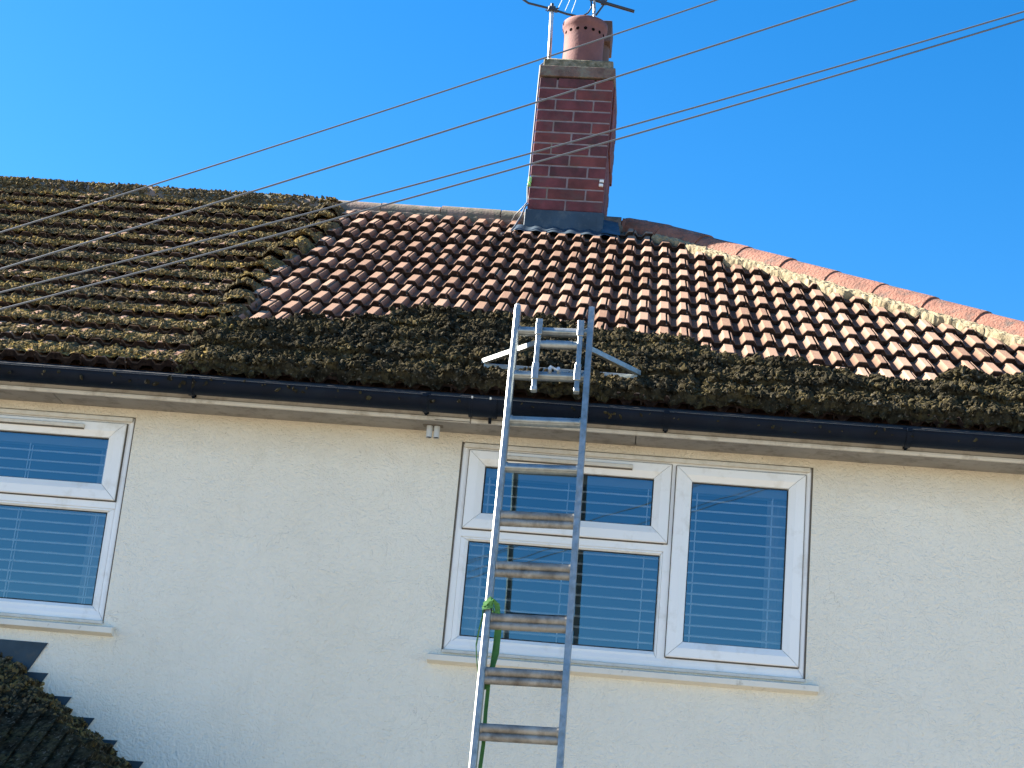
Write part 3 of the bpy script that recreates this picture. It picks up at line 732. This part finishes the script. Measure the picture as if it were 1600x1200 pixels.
stack = core.build('chimney_stack', [MT['brick'], MT['joint'], simple('red_brick_dark', (.085, .026, .030), .88, bump=.003, bs=80, var=.45, vscale=9, dirt=(.05, .03, .03), dscale=7), simple('red_brick_orange', (.135, .036, .033), .85, bump=.003, bs=80, var=.35, vscale=9, dirt=(.09, .045, .04), dscale=8)], house)
zc0 = z0 + 12 * HH
cp = CMB()
cp.box(-HW - .008, HW + .008, -.010, DEP + .01, zc0 + .004, zc0 + .086, 1, .004)
cp.box(-HW + .012, HW - .012, .008, DEP - .01, zc0 + .088, zc0 + .148, 0, .006)
# sloping mortar flaunching
n = 26; X, Y = np.meshgrid(np.linspace(-1, 1, n), np.linspace(-1, 1, n))
rd = np.maximum(np.abs(X), np.abs(Y)); Z = zc0 + .146 + .045 * (1 - rd) ** .5 + .012 * fbm(X * 6, Y * 8, 4) * (rd < .97) - .012 * (rd > .99)
Vf = np.stack([X * (HW - .02), (Y + 1) / 2 * (DEP - .03) + .015, Z], -1).reshape(-1, 3)
cp.add([tuple(q) for q in Vf], [tuple(q) for q in grid_faces(n, n)], 0, True)
cp.build('chimney_crown', [MT['cap'], simple('crown_brick', (.13, .085, .07), .9, bump=.006, bs=50, var=.3, vscale=18, dirt=(.17, .16, .12), dscale=12, dlo=.45, dhi=.65)], stack)
fl = CMB()
fl.box(-HW - .012, HW + .012, -.014, .0, 6.60, 6.815, 0, .003)
fl.box(-HW - .012, -HW + .0, -.0, DEP, 6.45, 6.80, 0); fl.box(HW, HW + .012, .0, DEP, 6.45, 6.80, 0)
fl.box(HW - .03, HW + .015, -.017, -.0142, 6.60, 6.80, 0)
fla = fl.build('lead_flashing', MT['lead'], stack)
def apron(S, Tt):
    v = .255 - Tt * .135 - .012 * fbm(S * 9, S * 0, 2)
    return rp(S, v, .052 + .006 * np.sin(S / P * 6.28) - .006 * Tt + .004 * fbm(S * 12, Tt * 3, 6))
lumpy('lead_apron', 1.02, 1.72, 0, 1, apron, MT['lead'], stack, 140, 8)
def soaker(S, Tt):
    v = .14 + S * .44
    return rp(1.612 + Tt * (.13 - .03 * S), v, .050 + .004 * fbm(S * 12, Tt * 3, 6) + .012 * (1 - Tt))
lumpy('lead_soaker', 0, 1, 0, 1, soaker, MT['lead'], stack, 40, 10)
# pots
def pot(cx, cy, z0, R0, m, square=False):
    p = CMB(); c = (cx, cy, z0)
    Hp = .335
    p.lathe(c, [(R0 * .98, -.05), (R0, 0), (R0 * .97, .06), (R0 * .96, .14), (R0 * .96, .20), (R0 * .99, .262), (R0 * 1.05, .285), (R0 * 1.085, .296), (R0 * 1.095, .318), (R0 * 1.09, Hp), (R0 * .98, Hp + .004), (R0 * .9, Hp - .01), (R0 * .86, .1), (R0 * .84, .0)], 40)
    return p
pp = pot(.012, .17, zc0 + .165, .147, None)
po = pp.build('chimney_pot', MT['pot'], stack)
for k in range(16):
    hp = CMB()
    a = 2 * math.pi * k / 16 + .1; r = .1425; c = np.array((.012 + r * math.cos(a), .17 + r * math.sin(a), zc0 + .165 + .243)); d = np.array((math.cos(a), math.sin(a), 0.)); 
    if math.sin(a) < .5: hp.tube([c - d * .01, c + d * .0022], .0125, 10); hp.build('vent_hole_shade', MT['hole'], stack)
p2 = pot(.065, .56, zc0 + .30, .115, None); p2.box(-.07, .185, .43, .69, zc0 + .53, zc0 + .70, 0, .004)
p2.build('chimney_pot', MT['potdark'], stack)
# cable clamps on the stack and the cable down its left edge
cl = CMB(); cl.box(HW - .035, HW - .006, -.022, -.002, 7.035, 7.055, 0, .003); cl.box(HW - .037, HW - .008, -.022, -.002, 7.005, 7.025, 0, .003); cl.box(HW - .03, HW - .012, -.016, -.002, 7.02, 7.04, 1)
cl.build('cable_clamp', [MT['white'], MT['dark']], stack)
cl = CMB(); cl.box(-HW - .012, -HW + .012, -.02, .01, 7.01, 7.05, 0, .004); cl.box(-HW - .014, -HW + .010, -.022, .01, 6.985, 7.005, 0, .004)
cl.build('cable_clamp', MT['green'], stack)

# ------------------------------------------------------------------ aerials and aerial cable
YAe = 2.90
def A3(px, py, y=YAe): return at_y(px, py, y)
mast0, mast1 = A3(858, 93), A3(862.5, 12)
ae = empty('television_aerial', tuple(A3(858, 95))); tag(ae, 'grey television aerial on a short mast left of the terracotta chimney pot', 'aerial', 'aerials on the chimney')
mb = MB(); mb.tube([mast0 - (0, 0, .25), mast0, mast1], .0145, 14); mb.build('mast', MT['galv'], ae)
mb = MB(); mb.tube([A3(812, -8), A3(817, -1), A3(826, 5), A3(862, 14), A3(886, 22), A3(900, 25)], .0085, 8); mb.build('boom', MT['dark'], ae)
mb = MB(); cc = A3(862.5, 15) + (0, -.012, 0)
mb.frame(cc, (.026, 0, 0), (0, .012, 0), (0, 0, .018), 0, .003); mb.tube([cc + (-.045, -.012, -.022), cc + (.052, -.012, .002)], .004, 6); mb.tube([cc + (-.03, -.015, -.034), cc + (-.012, -.015, .02)], .0035, 6)
mb.frame(cc + (.03, -.004, -.016), (.012, 0, 0), (0, .014, 0), (0, 0, .010), 0, .002)
mb.tube([A3(862.5, 15) + (0, 0, -.02), A3(863, 6)], .012, 8)
mb.build('mast_clamp', MT['dark'], ae)
for (a, b) in (((871, 16), (881, -6)), ((883, 17), (893, -6)), ((893, 20), (903, -8))):
    mb = MB(); mb.tube([A3(*a, 2.88), A3(*b, 2.98)], .0028, 6); mb.build('element', MT['white'], ae)
ae2 = empty('television_aerial', tuple(A3(925, 30, 3.1))); tag(ae2, 'dark television aerial with a cable loop behind the chimney pots', 'aerial', 'aerials on the chimney')
mb = MB(); mb.tube([A3(895, -10, 3.1), A3(991, 18, 3.1)], .0125, 10); mb.build('boom', MT['dark'], ae2)
mb = MB(); mb.tube([A3(928, 60, 3.1), A3(929, -12, 3.1)], .011, 10); mb.build('mast', MT['galv'], ae2)
mb = MB(); mb.tube([A3(931, 24, 3.1), A3(943, 8, 3.1), A3(950, -4, 3.1)], .007, 8); mb.frame(A3(943, 4, 3.1), (.02, 0, 0), (0, .015, 0), (0, 0, .016), 0, .003); mb.build('mast_clamp', MT['dark'], ae2)
mb = MB(); mb.tube([A3(p, q, 3.08) for p, q in ((912, 24), (919, 20), (924, 12), (924, 4), (921, -6))], .006, 8)
mb.tube([A3(p, q, 3.07) for p, q in ((924, 26), (930, 16), (928, 4), (932, -8))], .004, 8); mb.build('cable_loop', MT['wire'], ae2)
mb = MB()
pts = [A3(860, 60, 2.885), A3(857.5, 92, 2.86)] 
pts += [np.array(CH(-HW - .012, .05, z)) for z in (7.93, 7.6, 7.3, 7.04, 6.98)]
pts += [A3(827, 318, 2.73), A3(821, 322, 2.70), A3(814, 338, 2.66), A3(804, 354, 2.62), A3(795, 364, 2.55), A3(783, 365, 2.50)]
mb.tube(pts, .0065, 8)
mb.tube([np.array(CH(-HW - .016, .03, 7.0)), A3(824, 316, 2.73), A3(815, 326, 2.72), A3(805, 336, 2.80), A3(800, 345, 2.92)], .0045, 8)
tag(mb.build('aerial_cable', MT['cable'], None), 'thin aerial cable running down the left edge of the chimney onto the tiles', 'cable')

# ------------------------------------------------------------------ ladder
LU = np.array([-.01597997, .27150781, .96230356]); LS = np.array([.99936737, -.02624594, .02400057]); LN = np.cross(LS, LU)
LC = np.array([1.34628792, -.42, 4.4297237]); LW = .3263; PI_ = .25216
def LP(k, s, n=0.): return LC + LU * PI_ * k + LS * s + LN * n
kb = -LC[2] / (PI_ * LU[2])
lad = empty('ladder', tuple(LP(kb, LW / 2))); tag(lad, 'aluminium ladder leaning on the gutter with its top above the eave', 'ladder')
for s0, s1, kt in ((-.0315, -.002, 2.56), (LW + .0, LW + .0275, 2.55)):
    mb = MB(); c = (LP(kb, (s0 + s1) / 2) + LP(kt, (s0 + s1) / 2)) / 2; hl_ = (kt - kb) * PI_ / 2
    mb.frame(c, LS * (s1 - s0) / 2, LN * .031, LU * hl_, 0, .0065 if s0 < 0 else 0)
    mb.frame(LP(kt, (s0 + s1) / 2) + LU * .0, LS * (s1 - s0) / 2 * .62, LN * .024, LU * .008, 0, .003)
    # extrusion lips
    mb.build('rail', MT['alu'], lad)
k = 2
while k > kb + .4:
    mb = MB(); top = k >= -1
    m_ = MT['alu'] if top else MT['alud']
    def dsec(ky, rad, off, mi):
        n = 12; a = LP(ky, -.004, off); b = LP(ky, LW + .004, off)
        mb.tube([a, b], rad, n, mi)
    if top: dsec(k, .0235, 0, 0); dsec(k - .02, .012, .014, 0)
    else: dsec(k + .02, .0205, .004, 0); dsec(k - .115, .0185, -.002, 1)
    for s in (.004, LW - .004): mb.tube([LP(k + .01, s - .004, .004), LP(k + .01, s + .004, .004)], .0228 if top else .024, 14)
    mb.build('rung', [m_, MT['alud']], lad); k -= 1
for s in (-.017, LW + .013):
    mb = MB(); mb.frame(LP(kb, s) + LU * .03, LS * .02, LN * .04, LU * .035, 0, .006); mb.build('rubber_foot', MT['gasket'], lad)
# stand-off
E1, E2 = np.array([1.150, .045, 4.856]), np.array([1.925, .050, 4.853])
st = empty('ladder_stand_off', tuple(LP(1.6, LW / 2))); tag(st, 'aluminium stand-off bracket clipped to the ladder top and resting on the mossy roof', 'ladder bracket')
for s0, sg in ((.098, -1), (.296, 1)):
    mb = MB()
    mb.frame((LP(2.15, s0, .034) + LP(.62, s0, .034)) / 2, LS * .0115, LN * .0115, LU * (1.53 * PI_ / 2), 0, .002)
    for kk in (2.0, 1.0): mb.frame(LP(kk, s0, .046), LS * .0155, LN * .004, LU * .045, 0, .002)
    for kk in (2.11, ): mb.frame(LP(kk, s0, .012), LS * .0115, LN * .034, LU * .010, 0, .002)
    mb.frame(LP(.62, s0, .034), LS * .014, LN * .014, LU * .012, 0, .003)
    mb.build('upright', MT['alu'], st)
    a = LP(1.70, s0, .02); b = E1 if sg < 0 else E2
    d = b - a; L_ = np.linalg.norm(d); d /= L_; q = np.cross(d, (0, 0, 1.)); q /= np.linalg.norm(q); u_ = np.cross(q, d)
    mb = MB(); mb.frame((a + b) / 2, d * L_ / 2, q * .011, u_ * .0135, 0, .002); mb.build('arm', MT['alu'], st)
mb = MB(); mb.tube([LP(1.66, .10, .02), LP(1.66, .296, .02)], .0205, 14); mb.tube([LP(1.66, .135, .021), LP(1.66, .26, .021)], .0225, 14, 0); mb.build('cross_tube', MT['alu'], st)
d = E2 - E1; L_ = np.linalg.norm(d); d /= L_; q = np.cross(d, (0, 0, 1.)); u_ = np.cross(q, d)
mb = MB(); mb.frame((E1 + E2) / 2 - (0, 0.006, .025), d * L_ / 2 * .985, q * .011, u_ * .0125, 0, .002); mb.build('roof_bar', MT['alu'], st)
mb = MB()
for kk, s in ((1.06, .165), (1.06, .205)): mb.tube([LP(kk, s, .02), LP(kk, s, .05)], .009, 8)
mb.tube([LP(1.11, .165, .048), LP(1.02, .205, .048)], .005, 6)
mb.build('bolt', MT['galv'], st)

# strap
def ribbon(mb, pts, wdir, hw, th=.0015):
    pts = [np.array(p, float) for p in pts]; m = len(pts); wdir = np.array(wdir, float)
    V = []
    for i, p in enumerate(pts):
        t = pts[min(i + 1, m - 1)] - pts[max(i - 1, 0)]; t /= np.linalg.norm(t); w_ = wdir - t * (wdir @ t); w_ /= np.linalg.norm(w_); nn = np.cross(t, w_)
        h = hw if np.isscalar(hw) else hw[i]
        V += [p - w_ * h - nn * th, p + w_ * h - nn * th, p + w_ * h + nn * th, p - w_ * h + nn * th]
    F = [(4 * i + a, 4 * i + (a + 1) % 4, 4 * i + 4 + (a + 1) % 4, 4 * i + 4 + a) for i in range(m - 1) for a in range(4)] + [(0, 1, 2, 3), (4 * m - 4, 4 * m - 3, 4 * m - 2, 4 * m - 1)]
    mb.add(V, F, 0, False)
mb = MB()
for dk, r in ((0, .0), (.07, .003)):     # turns round the rail
    kk = -3.82 - dk
    ribbon(mb, [LP(kk - .05, -.035 - r, -.034), LP(kk + .02, -.036 - r, .036 + r), LP(kk + .07, .003 + r, .036 + r), LP(kk + .02, .004 + r, -.034 - r), LP(kk - .05, -.035 - r, -.034 - r)], LU, .012)
# crossed knot
ribbon(mb, [LP(-3.80, -.012, .040), LP(-3.72, .004, .044), LP(-3.78, .022, .030), LP(-3.95, .028, .012)], LS, .012)
ribbon(mb, [LP(-3.80, -.03, .040), LP(-3.70, -.006, .046), LP(-3.77, .014, .042)], LU, .010)
# loop on the outside
ribbon(mb, [LP(-3.95, -.036, .010), LP(-4.2, -.046, .006), LP(-4.5, -.054, -.004), LP(-4.75, -.046, -.01), LP(-5.0, -.035, -.02)], LN, .014)
# tails on the inside
ribbon(mb, [LP(-3.88, .022, .02), LP(-4.2, .036, -.01), LP(-4.6, .034, -.022), LP(-4.95, .018, -.02), LP(-5.25, .006, -.025)], LS + LN * .5, .013)
ribbon(mb, [LP(-3.95, .03, .0), LP(-4.4, .027, -.03), LP(-4.8, .022, -.034), LP(-5.0, .014, -.034)], LS, .011)
ribbon(mb, [LP(-4.9, .012, -.04), LP(-5.6, .010, -.045), LP(-6.2, .014, -.04), LP(-6.7, .008, -.045), LP(-7.4, .010, -.04), LP(-8.6, .006, -.05), LP(-10.5, .012, -.05)], LS + LN * .35, .0085)
tag(mb.build('webbing_strap', MT['strap'], None), 'bright green webbing strap knotted round the left rail of the ladder', 'strap')

# ------------------------------------------------------------------ overhead cables
WP = [([(0, 363), (222, 294), (365, 250), (780, 113), (1020, 34), (1120, 0)], .0026, 'topmost of the four overhead cables, crossing the chimney pot', -3.3),
      ([(0, 421.5), (361.5, 307), (780, 180), (1020, 102), (1335, 0)], .0031, 'second overhead cable from the top, crossing the top bricks of the chimney', -3.1),
      ([(0, 457), (400, 355), (780, 252.5), (1020, 186.5), (1600, 18)], .0030, 'upper cable of the lowest close pair crossing the middle of the chimney', -3.0),
      ([(0, 483.5), (400, 375.5), (780, 271), (1020, 201), (1600, 30)], .0031, 'lowest of the four overhead cables, under its close neighbour', -3.0)]
for pts, rad, lab, y0 in WP:
    W3 = np.array([at_y(px, py, y0) for px, py in pts]); cz = np.polyfit(W3[:, 0], W3[:, 2], 2)
    if cz[0] < 0: cz = np.array([0, *np.polyfit(W3[:, 0], W3[:, 2], 1)])
    cz0 = np.polyfit(W3[:, 0], W3[:, 2], 1)
    xs_ = np.linspace(-9, 12, 120); zf = np.polyval(cz, np.clip(xs_, -1.5, 4.5)); sl0 = 2 * cz[0] * -1.5 + cz[1]; sl1 = 2 * cz[0] * 4.5 + cz[1]
    zf = zf + np.where(xs_ < -1.5, (xs_ + 1.5) * sl0 * np.exp(0 * xs_), 0) + np.where(xs_ > 4.5, (xs_ - 4.5) * sl1, 0)
    ok = zf > .5
    mb = MB(); mb.tube(np.stack([xs_, np.full(120, y0), zf], 1)[ok], rad * 1.02, 8)
    tag(mb.build('overhead_cable', MT['cable'], None), lab, 'cable', 'overhead cables in front of the house')

# ------------------------------------------------------------------ porch
porch = empty('porch', (-1.8, -.6, 0)); tag(porch, 'lean-to porch with a dark mossy tiled roof under the left window', 'porch')
PX, PZ, PK = -.876, 3.10, math.tan(R_(33.8))
PD = 1.15                              # depth in front of the wall
pdn = np.array([1, 0, -PK]); pdn /= np.linalg.norm(pdn)
mb = MB(); zs_ = 3.09 - PD * PK
mb.box(-3.6, .35, -PD + .12, -.002, -.1, zs_ + .02); mb.build('wall', MT['render'], porch)
# right-hand hip slope: courses run out from the wall
def pslope(S, Tt):      # S down the slope from the top, Tt out from the wall
    r = np.floor(S / .10); s = S / .10 - r
    roll = .012 * np.abs(np.sin(Tt / .1 * math.pi)) 
    h = .028 * s + roll + .020 * bil(S * 14, Tt * 11, 90) + .018 * fbm(S * 30, Tt * 24, 91) + .008 * bil(S * 60, Tt * 50, 92) + .02 * bil(r * 2.3, Tt * 5, 95)
    x = -.98 + S * pdn[0]; z = 3.145 + S * pdn[2]
    y = -Tt
    lim = np.maximum(S * pdn[0] * 1.0 + .02, 0)
    over = np.maximum(Tt - lim, 0)
    return np.stack([x + h * PK / math.hypot(1, PK), y, z + h / math.hypot(1, PK) - over * PK], -1)
lumpy('roof', -.25, 1.55, .0, 1.3, pslope, MT['heap'], porch, 420, 300)
def fslope(S, Tt):
    r = np.floor(S / .1); s = S / .1 - r
    h = .028 * s + .02 * bil(S * 14, Tt * 11, 93) + .018 * fbm(S * 30, Tt * 24, 94)
    c = math.cos(math.atan(PK)); return np.stack([Tt, -S * c - h * .55, 3.13 - S * c * PK + h * .8], -1)
lumpy('front_roof', 0, 1.45, -3.6, -.9, fslope, MT['heap'], porch, 200, 300)
rng_ = np.random.RandomState(44); n = 2600; S = rng_.uniform(-.1, 1.5, n); Tt = rng_.uniform(0, .5, n) ** 1.3
C = pslope(S, Tt); vv, ff = clumps(n, C, rng_.uniform(.004, .014, n), .4, 45)
npmesh('moss', vv, ff, MT['moss'], porch, smooth=False)
# stepped flashing on the wall
tips = [(-.755, 3.142), (-.626, 3.041), (-.501, 2.953), (-.376, 2.860), (-.238, 2.775), (-.112, 2.690), (.014, 2.605)]
mb = MB()
mb.prism([(-3.6, 3.10), (-.890, 3.095), (-.876, 3.108), (-.782, 3.285), (-3.6, 3.285)], -.008, -.001)
for i, (a, b) in enumerate(tips):
    L0 = a - .13
    mb.prism([(L0 - .02, b - .02), (L0 - .01, b), (a, b + .002), (a - .046, b - .078), (a - .062, b - .092), (L0 - .0, b - .10)], -.007 - .0005 * (i % 2), -.0012)
mb.build('stepped_flashing', MT['porchlead'], porch)
